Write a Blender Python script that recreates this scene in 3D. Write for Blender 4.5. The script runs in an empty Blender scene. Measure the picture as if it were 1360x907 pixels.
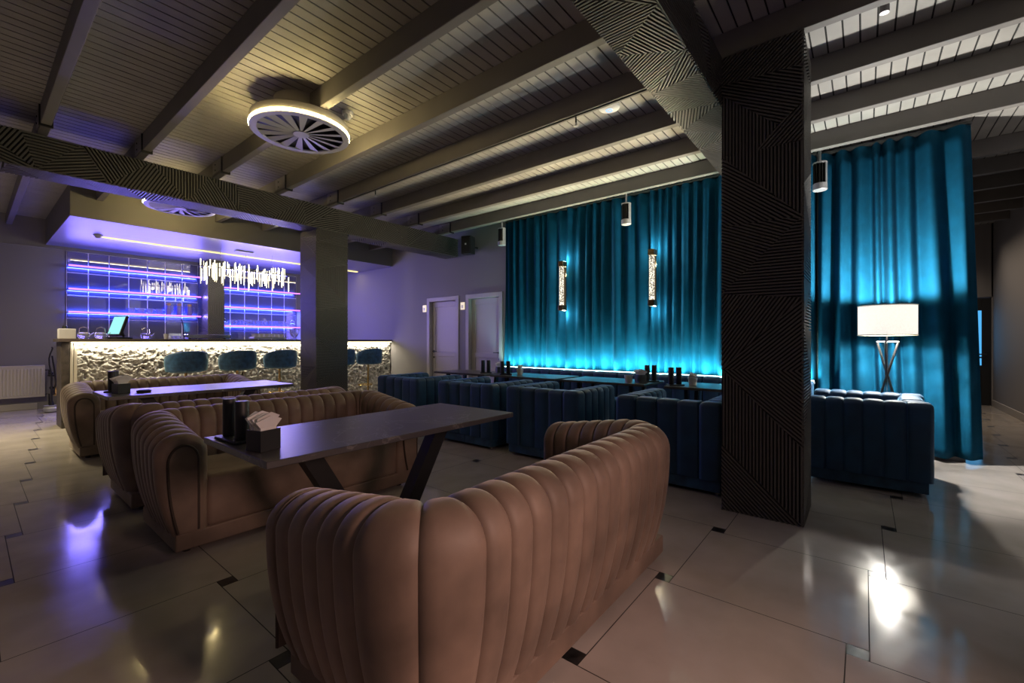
import bpy, bmesh, math, random
from mathutils import Vector, Matrix, noise
PI = math.pi
SC = bpy.context.scene
COL = SC.collection
random.seed(7)

# ------------------------------------------------------------------ helpers
class MB:
    """collects vertices and faces, then links them as one mesh object"""
    def __init__(s): s.v = []; s.f = []; s.m = []
    def add(s, vs, fs, mi=0):
        b = len(s.v); s.v += [tuple(p) for p in vs]
        s.f += [tuple(i + b for i in f) for f in fs]; s.m += [mi] * len(fs)
    def box(s, x0, x1, y0, y1, z0, z1, mi=0):
        v = [(x, y, z) for x in (x0, x1) for y in (y0, y1) for z in (z0, z1)]
        s.add(v, [(0,1,3,2),(4,6,7,5),(0,4,5,1),(2,3,7,6),(0,2,6,4),(1,5,7,3)], mi)
    def bev(s, x0, x1, y0, y1, z0, z1, r=0.01, seg=2, mi=0, M=None):
        bm = bmesh.new(); bmesh.ops.create_cube(bm, size=1)
        for v in bm.verts:
            v.co = Vector(((x0+x1)/2 + v.co.x*(x1-x0), (y0+y1)/2 + v.co.y*(y1-y0), (z0+z1)/2 + v.co.z*(z1-z0)))
        bmesh.ops.bevel(bm, geom=list(bm.edges), offset=r, segments=seg, profile=0.5, affect='EDGES')
        s.bm(bm, mi, M)
    def bm(s, bm, mi=0, M=None):
        bm.verts.ensure_lookup_table(); bm.verts.index_update()
        vs = [(M @ v.co if M else v.co.copy()) for v in bm.verts]
        s.add(vs, [tuple(v.index for v in f.verts) for f in bm.faces], mi); bm.free()
    def lathe(s, prof, n=24, c=(0,0,0), mi=0, cap=True):
        vs = []; fs = []; k = len(prof)
        for i in range(n):
            a = 2*PI*i/n
            for r, z in prof: vs.append((c[0]+r*math.cos(a), c[1]+r*math.sin(a), c[2]+z))
        for i in range(n):
            j = (i+1) % n
            for q in range(k-1): fs.append((i*k+q, j*k+q, j*k+q+1, i*k+q+1))
        if cap:
            if prof[0][0] > 1e-5: fs.append(tuple(i*k for i in range(n))[::-1])
            if prof[-1][0] > 1e-5: fs.append(tuple(i*k+k-1 for i in range(n)))
        s.add(vs, fs, mi)
    def tube(s, pts, r, n=8, mi=0, closed=False):
        pts = [Vector(p) for p in pts]; N = len(pts); vs = []; fs = []
        ref = None
        for i, p in enumerate(pts):
            if closed: t = pts[(i+1) % N] - pts[i-1]
            else: t = pts[min(i+1, N-1)] - pts[max(i-1, 0)]
            t.normalize()
            if ref is None or abs(ref.dot(t)) > .95:
                ref = Vector((0,0,1)) if abs(t.z) < .9 else Vector((1,0,0))
            a = (ref - t*ref.dot(t)).normalized(); b = t.cross(a); ref = a
            rr = r[i] if isinstance(r, (list, tuple)) else r
            for j in range(n):
                an = 2*PI*j/n; vs.append(p + a*math.cos(an)*rr + b*math.sin(an)*rr)
        for i in range(N if closed else N-1):
            k = (i+1) % N
            for j in range(n):
                fs.append((i*n+j, i*n+(j+1) % n, k*n+(j+1) % n, k*n+j))
        if not closed:
            fs.append(tuple(range(n))[::-1]); fs.append(tuple((N-1)*n+j for j in range(n)))
        s.add(vs, fs, mi)
    def prism(s, poly, O, U, V, N, h, mi=0):
        O, U, V, N = map(Vector, (O, U, V, N)); k = len(poly)
        vs = [O + U*a + V*b for a, b in poly] + [O + U*a + V*b + N*h for a, b in poly]
        fs = [tuple(range(k))[::-1], tuple(range(k, 2*k))] + [(i, (i+1) % k, k+(i+1) % k, k+i) for i in range(k)]
        s.add(vs, fs, mi)
    def build(s, name, mat, parent=None, smooth=False, loc=None, angle=40):
        me = bpy.data.meshes.new(name); me.from_pydata(s.v, [], s.f)
        mats = mat if isinstance(mat, (list, tuple)) else [mat]
        for m in mats: me.materials.append(m)
        if len(mats) > 1: me.polygons.foreach_set('material_index', s.m)
        bm = bmesh.new(); bm.from_mesh(me)
        bmesh.ops.recalc_face_normals(bm, faces=bm.faces); bm.to_mesh(me); bm.free()
        if smooth:
            me.polygons.foreach_set('use_smooth', [True]*len(me.polygons))
            try: me.set_sharp_from_angle(angle=math.radians(angle))
            except Exception: pass
        me.update()
        o = bpy.data.objects.new(name, me); COL.objects.link(o)
        if parent: o.parent = parent
        if loc: o.location = loc
        return o

def thing(name, label, cat, loc=(0,0,0), rz=0.0, group=None):
    o = bpy.data.objects.new(name, None); COL.objects.link(o)
    o.empty_display_size = .05
    o.location = loc; o.rotation_euler = (0,0,rz)
    return tag(o, label, cat, group)
def tag(o, label=None, cat=None, group=None, kind=None):
    if label: o['label'] = label
    if cat: o['category'] = cat
    if group: o['group'] = group
    if kind: o['kind'] = kind
    return o
def struct(o): o['kind'] = 'structure'; return o
def copy_tree(o, label=None, loc=None, rz=None, parent=None):
    c = o.copy(); COL.objects.link(c)
    if parent: c.parent = parent
    if label: c['label'] = label
    if loc is not None: c.location = loc
    if rz is not None: c.rotation_euler = (0,0,rz)
    for ch in list(o.children): copy_tree(ch, parent=c)
    return c

# ------------------------------------------------------------------ materials
def mat(name, col, rough=.5, metal=0., spec=.5, sheen=0., coat=0., emit=None, es=0., var=0., vscale=6., bump=0., bscale=60., trans=0., sheencol=None, coatr=.05):
    m = bpy.data.materials.new(name); m.use_nodes = True
    nt = m.node_tree; p = nt.nodes['Principled BSDF']
    p.inputs['Base Color'].default_value = (*col, 1)
    p.inputs['Roughness'].default_value = rough; p.inputs['Metallic'].default_value = metal
    p.inputs['Specular IOR Level'].default_value = spec
    p.inputs['Sheen Weight'].default_value = sheen
    if sheencol: p.inputs['Sheen Tint'].default_value = (*sheencol, 1)
    p.inputs['Sheen Roughness'].default_value = .35
    p.inputs['Coat Weight'].default_value = coat; p.inputs['Coat Roughness'].default_value = coatr
    p.inputs['Transmission Weight'].default_value = trans
    if emit: p.inputs['Emission Color'].default_value = (*emit, 1); p.inputs['Emission Strength'].default_value = es
    tc = nt.nodes.new('ShaderNodeTexCoord')
    if var:
        n = nt.nodes.new('ShaderNodeTexNoise'); n.inputs['Scale'].default_value = vscale; n.inputs['Detail'].default_value = 5
        nt.links.new(tc.outputs['Object'], n.inputs['Vector'])
        r = nt.nodes.new('ShaderNodeMapRange')
        r.inputs['From Min'].default_value = .3; r.inputs['From Max'].default_value = .7
        r.inputs['To Min'].default_value = 1-var; r.inputs['To Max'].default_value = 1+var
        nt.links.new(n.outputs['Fac'], r.inputs['Value'])
        mx = nt.nodes.new('ShaderNodeVectorMath'); mx.operation = 'SCALE'
        mx.inputs[0].default_value = col
        nt.links.new(r.outputs['Result'], mx.inputs['Scale']); nt.links.new(mx.outputs['Vector'], p.inputs['Base Color'])
    if bump:
        n = nt.nodes.new('ShaderNodeTexNoise'); n.inputs['Scale'].default_value = bscale; n.inputs['Detail'].default_value = 4
        nt.links.new(tc.outputs['Object'], n.inputs['Vector'])
        b = nt.nodes.new('ShaderNodeBump'); b.inputs['Strength'].default_value = bump; b.inputs['Distance'].default_value = .01
        nt.links.new(n.outputs['Fac'], b.inputs['Height']); nt.links.new(b.outputs['Normal'], p.inputs['Normal'])
    return m
def emis(name, col, s):
    m = bpy.data.materials.new(name); m.use_nodes = True; nt = m.node_tree
    nt.nodes.remove(nt.nodes['Principled BSDF'])
    e = nt.nodes.new('ShaderNodeEmission'); e.inputs['Color'].default_value = (*col, 1); e.inputs['Strength'].default_value = s
    nt.links.new(e.outputs['Emission'], nt.nodes['Material Output'].inputs['Surface'])
    return m

M = {}
M['board'] = mat('ceiling_board', (.34,.325,.30), .62, var=.12, vscale=3)
M['groove'] = mat('board_groove', (.02,.02,.02), .9)
M['joist'] = mat('joist_paint', (.165,.152,.142), .6, var=.06, vscale=4, bump=.08, bscale=25)
M['plate'] = mat('joist_plate', (.24,.225,.215), .5)
M['rib'] = mat('ribbed_cladding', (.10,.092,.084), .42)
M['ribcore'] = mat('cladding_backing', (.006,.006,.006), .8)
M['wall'] = mat('wall_paint', (.245,.235,.245), .75, bump=.05, bscale=120)
M['soffit'] = mat('soffit_paint', (.27,.26,.265), .36, bump=.12, bscale=3)
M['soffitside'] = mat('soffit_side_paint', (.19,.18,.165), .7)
M['door'] = mat('door_paint', (.48,.45,.46), .45)
M['black'] = mat('black_metal', (.012,.012,.013), .4)
M['blackplastic'] = mat('black_plastic', (.012,.012,.014), .5)
M['chrome'] = mat('chrome', (.7,.7,.7), .15, metal=1)
M['brass'] = mat('brass', (.75,.52,.2), .25, metal=1)
M['white'] = mat('white_plastic', (.75,.74,.72), .4)
M['metalgrey'] = mat('grey_metal', (.38,.38,.40), .4, metal=.3)
M['diffuser'] = mat('diffuser_paint', (.40,.37,.33), .45)
M['diffplate'] = mat('diffuser_plate_paint', (.55,.53,.54), .4)
M['velvet'] = mat('brown_velvet', (.158,.110,.084), .62, sheen=.35, sheencol=(.9,.75,.65), var=.4, vscale=3.5, bump=.05, bscale=9)
M['piping'] = mat('shadow_gap_piping', (.035,.022,.016), .7)  # dark tone puts the shadow gap round the arm panel into the piping
M['blue'] = mat('blue_velvet', (.004,.038,.095), .6, sheen=.5, sheencol=(.25,.6,.9), var=.25, vscale=6)
M['bluefoot'] = mat('blue_velvet_plinth', (.015,.055,.11), .6, sheen=.4, sheencol=(.4,.7,.9), var=.5, vscale=9)
M['stool'] = mat('teal_velvet', (.03,.10,.22), .55, sheen=.7, sheencol=(.5,.9,1), var=.45, vscale=14)
M['curtain'] = mat('curtain_velvet', (.0003,.043,.090), .85, spec=.1, sheen=.0, sheencol=(.3,.9,1.), var=.12, vscale=8)
M['table'] = mat('dark_stone_top', (.055,.050,.052), .30, var=.25, vscale=30)
M['napkin'] = mat('paper_napkin', (.72,.70,.70), .8)
M['cup'] = mat('frosted_cup', (.6,.6,.58), .3)
M['shade'] = None
M['counter'] = mat('counter_slab', (.10,.08,.07), .3)
M['endpanel'] = mat('dark_bar_panel', (.05,.04,.035), .5, var=.6, vscale=12, bump=.3, bscale=15)
M['stone'] = mat('rough_stone_cladding', (.40,.38,.345), .7, var=.45, vscale=16, bump=.6, bscale=50)
M['mirror'] = mat('dark_mirror', (.33,.33,.38), .015, metal=.72)
M['mirrorline'] = mat('bevel_glint', (.85,.83,.86), .35)  # near-white colour stands in for light caught on the tile bevels
M['glassy'] = mat('clear_glass', (.9,.9,.95), .05, trans=.85, spec=.6)
M['shelf'] = mat('shelf_acrylic', (.35,.3,.6), .2)
M['radiator'] = mat('radiator_enamel', (.55,.52,.46), .4)
M['skirt'] = mat('skirting_paint', (.42,.39,.37), .5)
M['insert'] = mat('black_marble_insert', (.012,.012,.013), .3, var=.6, vscale=30)
M['grout'] = mat('tile_grout', (.03,.028,.026), .8)
M['cork'] = mat('cork', (.5,.3,.12), .8)
M['screen'] = emis('till_screen', (.35,.9,.85), .75)
M['led_warm'] = emis('led_warm', (1,.78,.34), 62)
M['led_bar'] = emis('led_bar_strip', (1,.86,.5), 3)
M['led_soffit'] = emis('led_soffit_strip', (1,.80,.33), 1.1)
M['led_cyan'] = emis('led_cool_strip', (.62,1,.9), 4)
M['led_blue'] = emis('led_blue_strip', (.55,.13,1.0), 2.4)
M['rod'] = emis('lit_crystal', (1,.90,.62), 4)
M['rod_dim'] = emis('dim_crystal', (1,.86,.55), 1.3)
M['sconce'] = emis('lit_sconce_glass', (1,.90,.70), 2.0)
def crystal(m):
    nt = m.node_tree; e = [n for n in nt.nodes if n.type == 'EMISSION'][0]
    tc = nt.nodes.new('ShaderNodeTexCoord'); v = nt.nodes.new('ShaderNodeTexVoronoi'); v.inputs['Scale'].default_value = 55
    nt.links.new(tc.outputs['Object'], v.inputs['Vector'])
    r = nt.nodes.new('ShaderNodeMapRange'); r.inputs['From Min'].default_value = .1; r.inputs['From Max'].default_value = .7
    r.inputs['To Min'].default_value = 1.5; r.inputs['To Max'].default_value = .12
    nt.links.new(v.outputs['Distance'], r.inputs['Value']); nt.links.new(r.outputs['Result'], e.inputs['Strength'])
crystal(M['sconce'])

def floor_mat():
    m = mat('polished_tile', (.36,.325,.30), .1, spec=.5)
    nt = m.node_tree; p = nt.nodes['Principled BSDF']
    tc = nt.nodes.new('ShaderNodeTexCoord')
    n = nt.nodes.new('ShaderNodeTexNoise'); n.inputs['Scale'].default_value = 1.7; n.inputs['Detail'].default_value = 7; n.inputs['Distortion'].default_value = 1.2
    nt.links.new(tc.outputs['Object'], n.inputs['Vector'])
    r = nt.nodes.new('ShaderNodeMapRange'); r.inputs['From Min'].default_value = .35; r.inputs['From Max'].default_value = .7
    r.inputs['To Min'].default_value = .05; r.inputs['To Max'].default_value = .20
    nt.links.new(n.outputs['Fac'], r.inputs['Value']); nt.links.new(r.outputs['Result'], p.inputs['Roughness'])
    n2 = nt.nodes.new('ShaderNodeTexNoise'); n2.inputs['Scale'].default_value = 3; n2.inputs['Detail'].default_value = 6
    nt.links.new(tc.outputs['Object'], n2.inputs['Vector'])
    cr = nt.nodes.new('ShaderNodeValToRGB')
    cr.color_ramp.elements[0].position = .3; cr.color_ramp.elements[0].color = (.31,.28,.255,1)
    cr.color_ramp.elements[1].position = .7; cr.color_ramp.elements[1].color = (.40,.36,.335,1)
    nt.links.new(n2.outputs['Fac'], cr.inputs['Fac']); nt.links.new(cr.outputs['Color'], p.inputs['Base Color'])
    return m
M['tile'] = floor_mat()

def shade_mat():
    m = bpy.data.materials.new('linen_shade'); m.use_nodes = True; nt = m.node_tree
    nt.nodes.remove(nt.nodes['Principled BSDF'])
    d = nt.nodes.new('ShaderNodeBsdfDiffuse'); t = nt.nodes.new('ShaderNodeBsdfTranslucent')
    e = nt.nodes.new('ShaderNodeEmission'); e.inputs['Color'].default_value = (1,.96,.88,1)
    tc = nt.nodes.new('ShaderNodeTexCoord'); n = nt.nodes.new('ShaderNodeTexNoise'); n.inputs['Scale'].default_value = 90
    nt.links.new(tc.outputs['Object'], n.inputs['Vector'])
    mr = nt.nodes.new('ShaderNodeMapRange'); mr.inputs['To Min'].default_value = .40; mr.inputs['To Max'].default_value = .62
    nt.links.new(n.outputs['Fac'], mr.inputs['Value']); nt.links.new(mr.outputs['Result'], e.inputs['Strength'])
    d.inputs['Color'].default_value = (.7,.68,.64,1); t.inputs['Color'].default_value = (.10,.095,.085,1)
    mx = nt.nodes.new('ShaderNodeMixShader'); mx.inputs[0].default_value = .35
    nt.links.new(d.outputs[0], mx.inputs[1]); nt.links.new(t.outputs[0], mx.inputs[2])
    ad = nt.nodes.new('ShaderNodeAddShader'); nt.links.new(mx.outputs[0], ad.inputs[0]); nt.links.new(e.outputs[0], ad.inputs[1])
    nt.links.new(ad.outputs[0], nt.nodes['Material Output'].inputs['Surface'])
    return m
M['shade'] = shade_mat()

# ------------------------------------------------------------------ camera
cam = bpy.data.cameras.new('camera'); co = bpy.data.objects.new('camera', cam); COL.objects.link(co)
TH = 0.6764
cam.sensor_fit = 'HORIZONTAL'; cam.sensor_width = 36; cam.lens = 583*36/1360; cam.clip_start = .02
co.location = (0, 0, 1.25); co.rotation_euler = (PI/2, 0, TH - PI/2)
SC.camera = co
SC.view_settings.view_transform = 'Standard'; SC.view_settings.look = 'None'
SC.view_settings.exposure = .6; SC.view_settings.gamma = 1; SC.view_settings.use_curve_mapping = False

# ------------------------------------------------------------------ lights
def lamp(name, kind, loc, energy, col=(1,1,1), size=.1, sy=None, aim=None, spread=None):
    l = bpy.data.lights.new(name, kind); l.energy = energy; l.color = col
    if kind == 'AREA':
        l.size = size
        if sy: l.shape = 'RECTANGLE'; l.size_y = sy
    else: l.shadow_soft_size = size
    if spread: l.spread = math.radians(spread)
    o = bpy.data.objects.new(name, l); COL.objects.link(o); o.location = loc
    if aim is not None:
        o.rotation_euler = Vector(aim).to_track_quat('-Z', 'Y').to_euler()
    return o

# ------------------------------------------------------------------ room shell
ZC = 3.55            # ceiling boards
ZJ = 3.36            # joist undersides
XW, YW = 6.5, 12.0   # door wall, bar wall
XL, YR = -2.2, -1.95 # wall left out of frame, wall on the right
XH = 12.5            # end of the corridor

def build_floor():
    A, B, g = .807, .074, .0022
    mb = MB(); ox, oy = 2.285 - A, .865 - A
    x0, x1, y0, y1 = XL, XH, YR, YW
    def clipr(a, b, c, d, mi):
        a, b, c, d = max(a, x0), min(b, x1), max(c, y0), min(d, y1)
        if b - a > .004 and d - c > .004: mb.add([(a,c,0),(b,c,0),(b,d,0),(a,d,0)], [(0,1,2,3)], mi)
    for i in range(-22, 26):
        for j in range(-22, 26):
            px, py = ox + i*A + j*B, oy - i*B + j*A
            clipr(px+g, px+A-g, py+g, py+A-g, 0)
            clipr(px+A+g, px+A+B-g, py+A-B+g, py+A-g, 1)
    mb.box(x0, x1, y0, y1, -.1, -.0015, 2)
    return struct(mb.build('floor', [M['tile'], M['insert'], M['grout']]))
build_floor()

mb = MB()
y = YR - .02
while y < YW + .1:
    if y < -.8: mb.box(XL, XH, y, y+.088, ZC, ZC+.02, 0)
    else: mb.box(XL, XW, y, y+.088, ZC, ZC+.02, 0)
    y += .1
mb.box(XL, XH, YR, YW, ZC+.008, ZC+.12, 1)
struct(mb.build('ceiling', [M['board'], M['groove']]))

def wallbox(name, *a, m='wall'):
    mb = MB(); mb.box(*a); return struct(mb.build(name, M[m]))
wallbox('wall_bar', XL, XW+.15, YW, YW+.15, 0, ZC)
wallbox('wall_left', XL-.15, XL, YR, YW, 0, ZC)
wallbox('wall_right', XL-.15, XH, YR-.15, YR, 0, ZC)
wallbox('wall_corridor', XW+.15, XH, -.82, -.67, 0, ZC)
# door wall with two openings
D1, D2, DH = (6.72, 7.58), (5.52, 6.36), 2.14
mb = MB()
ys = [-.82, D2[0], D2[1], D1[0], D1[1], YW]
for k in range(0, 5, 2): mb.box(XW, XW+.15, ys[k], ys[k+1], 0, ZC)
for d in (D1, D2): mb.box(XW, XW+.15, d[0], d[1], DH, ZC)
struct(mb.build('wall_doors', M['wall']))
# far wall of the corridor
FD = (-1.93, -1.12)
mb = MB(); mb.box(XH, XH+.15, FD[1]+.02, -.67, 0, ZC); mb.box(XH, XH+.15, YR, FD[1]+.02, 2.12, ZC); mb.box(XH, XH+.15, YR-.15, FD[0], 0, ZC)
struct(mb.build('wall_far', M['wall']))
mb = MB(); mb.bev(XL, XH, YR, YR+.018, 0, .12, .006); struct(mb.build('baseboard_right', M['skirt']))
mb = MB(); mb.bev(XL, .84, YW-.018, YW, 0, .11, .006); struct(mb.build('baseboard_bar', M['skirt']))
mb = MB(); mb.box(XL, 1.2, YW-.02, YW, 3.005, 3.03); struct(mb.build('trim_1', M['plate']))

def make_door(name, y0, y1):
    fr = MB(); w = .075
    fr.bev(XW-.02, XW+.01, y0-w, y0+.012, 0, DH+w, .006)
    fr.bev(XW-.02, XW+.01, y1-.012, y1+w, 0, DH+w, .006)
    fr.bev(XW-.02, XW+.01, y0+.012, y1-.012, DH-.012, DH+w, .006)
    fr.box(XW+.01, XW+.15, y0, y0+.012, 0, DH); fr.box(XW+.01, XW+.15, y1-.012, y1, 0, DH); fr.box(XW+.01, XW+.15, y0+.012, y1-.012, DH-.012, DH)
    root = struct(fr.build(name, M['door']))
    lf = MB(); a, b, X = y0+.016, y1-.016, XW+.085
    lf.box(X, X+.04, a, b, .01, DH-.016)
    for (p, q, r, t) in ((a, a+.1, .01, DH-.016), (b-.1, b, .01, DH-.016), (a+.1, b-.1, DH-.13, DH-.016), (a+.1, b-.1, .01, .18), (a+.1, b-.1, .92, 1.02)):
        lf.bev(X-.016, X+.002, p, q, r, t, .004)
    leaf = lf.build('door_leaf', M['door'], root)
    h = MB(); yy = a + .055 if name == 'door_2' else b - .055; s = 1 if name == 'door_2' else -1
    h.lathe([(0,0),(.026,0),(.026,.008),(0,.008)], 16)
    for i in range(len(h.v)): v = h.v[i]; h.v[i] = (X-.016-v[2], yy+v[0], 1.03+v[1])
    n = len(h.v); h.tube([(X-.02,yy,1.03),(X-.062,yy,1.03)], .009); h.tube([(X-.06,yy,1.03),(X-.06,yy+s*.12,1.03)], .009)
    h.box(X-.022, X-.016, yy-.02, yy+.02, .88, .92)
    h.build('door_handle', M['black'], leaf)
    return root
make_door('door_1', *D1); make_door('door_2', *D2)
# end door of the corridor with glazed pane
mb = MB(); a, b = FD
mb.bev(XH+.02, XH+.07, a, a+.13, 0, 2.1, .005); mb.bev(XH+.02, XH+.07, b-.13, b, 0, 2.1, .005)
mb.bev(XH+.02, XH+.07, a+.13, b-.13, 1.86, 2.1, .005); mb.bev(XH+.02, XH+.07, a+.13, b-.13, 0, .78, .005)
mb.box(XH+.03, XH+.06, a+.13, b-.13, .92, .95)
d3 = struct(mb.build('door_3', M['blackplastic']))
mb = MB(); mb.box(XH+.04, XH+.05, a+.13, b-.13, .78, 1.86)
pane = emis('evening_glass', (.07,.36,.72), .9)
mb.build('glass_pane', pane, d3)
mb = MB(); mb.tube([(XH+.02,a+.07,1.0),(XH-.04,a+.07,1.0),(XH-.04,a+.2,1.0)], .012); mb.box(XH+.01, XH+.022, a+.04, a+.1, .85, 1.06)
mb.build('door_handle', M['black'], d3)

# ------------------------------------------------------------------ soffit over the bar
mb = MB()
mb.box(.95, XW, 8.95, YW, 3.07, 3.10, 0)
mb.box(.95, XW, 8.95, 9.0, 3.10, ZC, 1); mb.box(.95, 1.0, 9.0, YW, 3.10, ZC, 1)
mb.box(.95, XW, 8.945, 8.95, 3.07, ZC, 1); mb.box(.945, .95, 8.95, YW, 3.07, ZC, 1)
struct(mb.build('trim_2', [M['soffit'], M['soffitside']]))
mb = MB(); mb.box(1.45, 6.4, 10.28, 10.34, 3.052, 3.07)
o = mb.build('light_strip', M['led_soffit']); tag(o, 'long warm strip light set in the soffit above the bar', 'light')

# ------------------------------------------------------------------ joists
ords = ['grey timber ceiling joist leftmost in the view', 'grey timber ceiling joist second from the left, left of the round diffuser', 'grey timber ceiling joist broken by the round diffusers',
        'grey timber ceiling joist just right of the near round diffuser', 'grey timber ceiling joist with the thin black cable under it', 'grey timber ceiling joist third from the blue curtain',
        'grey timber ceiling joist second from the blue curtain', 'grey timber ceiling joist nearest the blue curtain']
for k in range(-3, 8):
    xr = .53 + .77*k
    yend = 8.94 if xr > .9 else YW - .002
    t = thing('ceiling_joist', ords[k] if k >= 0 else 'grey timber ceiling joist over the camera position', 'beam', (xr-.075, 0, 0), 0, 'ceiling joists')
    if k >= 0: t['label'] = ords[k]
    else: t['label'] = 'grey timber ceiling joist overhead outside the view'
    cuts = [YR+.002, yend] if k != 2 else [YR+.002, 4.24-.237, 4.24+.237, 8.02-.237, 8.02+.237, yend]
    for ya, yb in zip(cuts[::2], cuts[1::2]):
        mb = MB(); mb.bev(0, .075, ya, yb, ZJ, ZC-.001, .004, 1); mb.build('timber', M['joist'], t)
    if k >= 0:
        mb = MB()
        mb.bev(-.008, .083, 6.22, 6.52, ZJ+.02, ZC-.01, .003, 1)
        mb.build('end_plate', M['plate'], t)
        mb = MB(); mb.box(-.012, .087, 6.20, 6.225, ZJ-.02, ZC-.01)
        mb.build('strap', M['black'], t)
        for zz in (ZJ+.06, ZJ+.13):
            mb = MB(); mb.tube([(-.008, 6.42, zz), (-.014, 6.42, zz)], .009, 8); mb.build('bolt', M['black'], t)
for k in range(6):
    xr = 7.3 + .8*k
    t = thing('ceiling_joist', ['nearest', 'second', 'third', 'fourth', 'fifth', 'farthest'][k] + ' ceiling joist seen down the corridor past the curtain', 'beam', (xr-.075,0,0), 0, 'corridor joists')
    mb = MB(); mb.bev(0, .075, YR+.002, -.822, ZJ, ZC-.001, .004, 1); mb.build('timber', M['joist'], t)

# ------------------------------------------------------------------ ribbed cladding
def clip(poly, nx, ny, d):          # keep nx*x+ny*y >= d
    out = []
    for i in range(len(poly)):
        a, b = poly[i], poly[(i+1) % len(poly)]
        da, db = nx*a[0]+ny*a[1]-d, nx*b[0]+ny*b[1]-d
        if da >= 0: out.append(a)
        if (da >= 0) != (db >= 0):
            t = da/(da-db); out.append((a[0]+(b[0]-a[0])*t, a[1]+(b[1]-a[1])*t))
    return out
def ribbed(mb, O, U, V, N, facets, pitch=.022, h=.014, duty=.5):
    for poly, ang in facets:
        a = math.radians(ang); nx, ny = -math.sin(a), math.cos(a)
        ds = [nx*p[0]+ny*p[1] for p in poly]; d = math.floor(min(ds)/pitch)*pitch
        while d < max(ds):
            q = clip(clip(poly, nx, ny, d), -nx, -ny, -(d + pitch*duty))
            if len(q) >= 3:
                ar = abs(sum(q[i][0]*q[(i+1) % len(q)][1]-q[(i+1) % len(q)][0]*q[i][1] for i in range(len(q))))/2
                if ar > 1e-5:
                    O_, U_, V_, N_ = map(Vector, (O, U, V, N)); k = len(q)
                    vs = [O_+U_*s+V_*t for s, t in q] + [O_+U_*s+V_*t+N_*h for s, t in q]
                    mb.add(vs, [tuple(range(k, 2*k))] + [(i, (i+1) % k, k+(i+1) % k, k+i) for i in range(k)])
            d += pitch
def zigzag(L, H, seed, step=.45, angs=(0, 38, -35, 62, -58, 90, 20, -20)):
    r = random.Random(seed); out = []
    ta = [(0., H)]; ba = [(0., 0.)]; last = None
    i = j = 0
    while True:
        if ta[-1][0] >= L and ba[-1][0] >= L: break
        up = ta[-1][0] <= ba[-1][0]
        if up: n = (min(L, ta[-1][0] + step*r.uniform(.6, 1.5)), H); tri = [ta[-1], n, ba[-1]]; ta.append(n)
        else: n = (min(L, ba[-1][0] + step*r.uniform(.6, 1.5)), 0.); tri = [ta[-1], n, ba[-1]]; ba.append(n)
        a = r.choice([q for q in angs if q != last]); last = a
        out.append((tri, a))
    return out
def zig_vert(W, H, seed, step=.45):
    return [([(H_, L_) for L_, H_ in p], 90 - a) for p, a in zigzag(H, W, seed, step)]

# left and right beams
def beam(label, y0, y1, x0, x1, zt, seeds, both, rp=.022):
    t = thing('ribbed_beam', label, 'beam', (0,0,0), 0, 'ribbed beams')
    mb = MB(); mb.box(x0, x1, y0+.01, y1-.01, 3.01, zt); mb.build('core', M['ribcore'], t)
    mb = MB(); ribbed(mb, (x0, y0+.01, 3.0), (1,0,0), (0,0,1), (0,-1,0), zigzag(x1-x0, zt-3.0, seeds[0], .5), rp); mb.build('side_cladding', M['rib'], t)
    mb = MB(); ribbed(mb, (x0, y1-.005, 3.01), (1,0,0), (0,-1,0), (0,0,-1), zigzag(x1-x0, y1-y0-.01, seeds[1], .42), rp); mb.build('soffit_cladding', M['rib'], t)
    if both:
        mb = MB(); ribbed(mb, (x0, y1-.01, 3.0), (1,0,0), (0,0,1), (0,1,0), zigzag(x1-x0, zt-3.0, seeds[2], .5)); mb.build('back_cladding', M['rib'], t)
    return t
beam('long black ribbed beam on the left, running to the loudspeaker', 6.55, 6.93, -1.2, 6.38, ZJ-.001, (11, 12, 13), False, .031)
beam('black ribbed beam on the right, meeting the big column', .83, 1.18, -1.2, 6.2, ZJ-.001, (21, 22, 23), False)

def column(label, x0, x1, y0, y1, zt, face_x, face_y):
    t = thing('ribbed_column', label, 'column', (x0, y0, 0), 0)
    mb = MB(); mb.box(.01, x1-x0, .01, y1-y0, 0, zt); mb.build('core', M['ribcore'], t)
    # face towards -x : u runs towards -y (left in the photo is +y)
    mb = MB(); ribbed(mb, (.01, y1-y0, 0), (0,-1,0), (0,0,1), (-1,0,0), face_x); mb.build('front_cladding', M['rib'], t)
    mb = MB(); ribbed(mb, (0, .01, 0), (1,0,0), (0,0,1), (0,-1,0), face_y); mb.build('side_cladding', M['rib'], t)
    return t
zl = lambda p: 1.25 - (p-453.5)*1.25/224.5
zr = lambda p: 1.25 - (p-453.5)*1.25/247.
W = .51
Lp = lambda p: (0., max(0., min(3.355, zl(p)))); Rp = lambda p: (W, max(0., min(3.355, zr(p))))
def Ip(x, p): t = (x-957)/110.; return (W*t, max(0., zl(p)*(1-t)+zr(p)*t))
big = [([Lp(60), Lp(112), Rp(85), Rp(30)], 40), ([Lp(112), Lp(125), Ip(1035,165), Rp(135), Rp(85)], -28),
       ([Lp(125), Lp(206), Ip(1008,198), Ip(1035,165)], 90), ([Ip(1035,165), Ip(1008,198), Rp(185), Rp(135)], 45),
       ([Lp(207), Rp(286), Rp(186)], 90), ([Lp(207), Lp(301), Rp(286)], -38), ([Lp(301), Lp(390), Rp(286)], -25),
       ([Lp(390), Rp(395), Rp(286)], 0), ([Lp(390), Lp(490), Rp(395)], 55), ([Lp(490), Rp(493), Rp(395)], 42),
       ([Lp(490), Rp(597), Rp(493)], -40), ([Lp(490), Lp(590), Rp(702), Rp(597)], 90), ([Lp(590), Lp(680), Rp(702)], -44)]
column('large black ribbed column in the right foreground', 3.525, 4.03, .32, .83, ZJ-.002, big, zig_vert(.5, 3.355, 31, .5))
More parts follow.
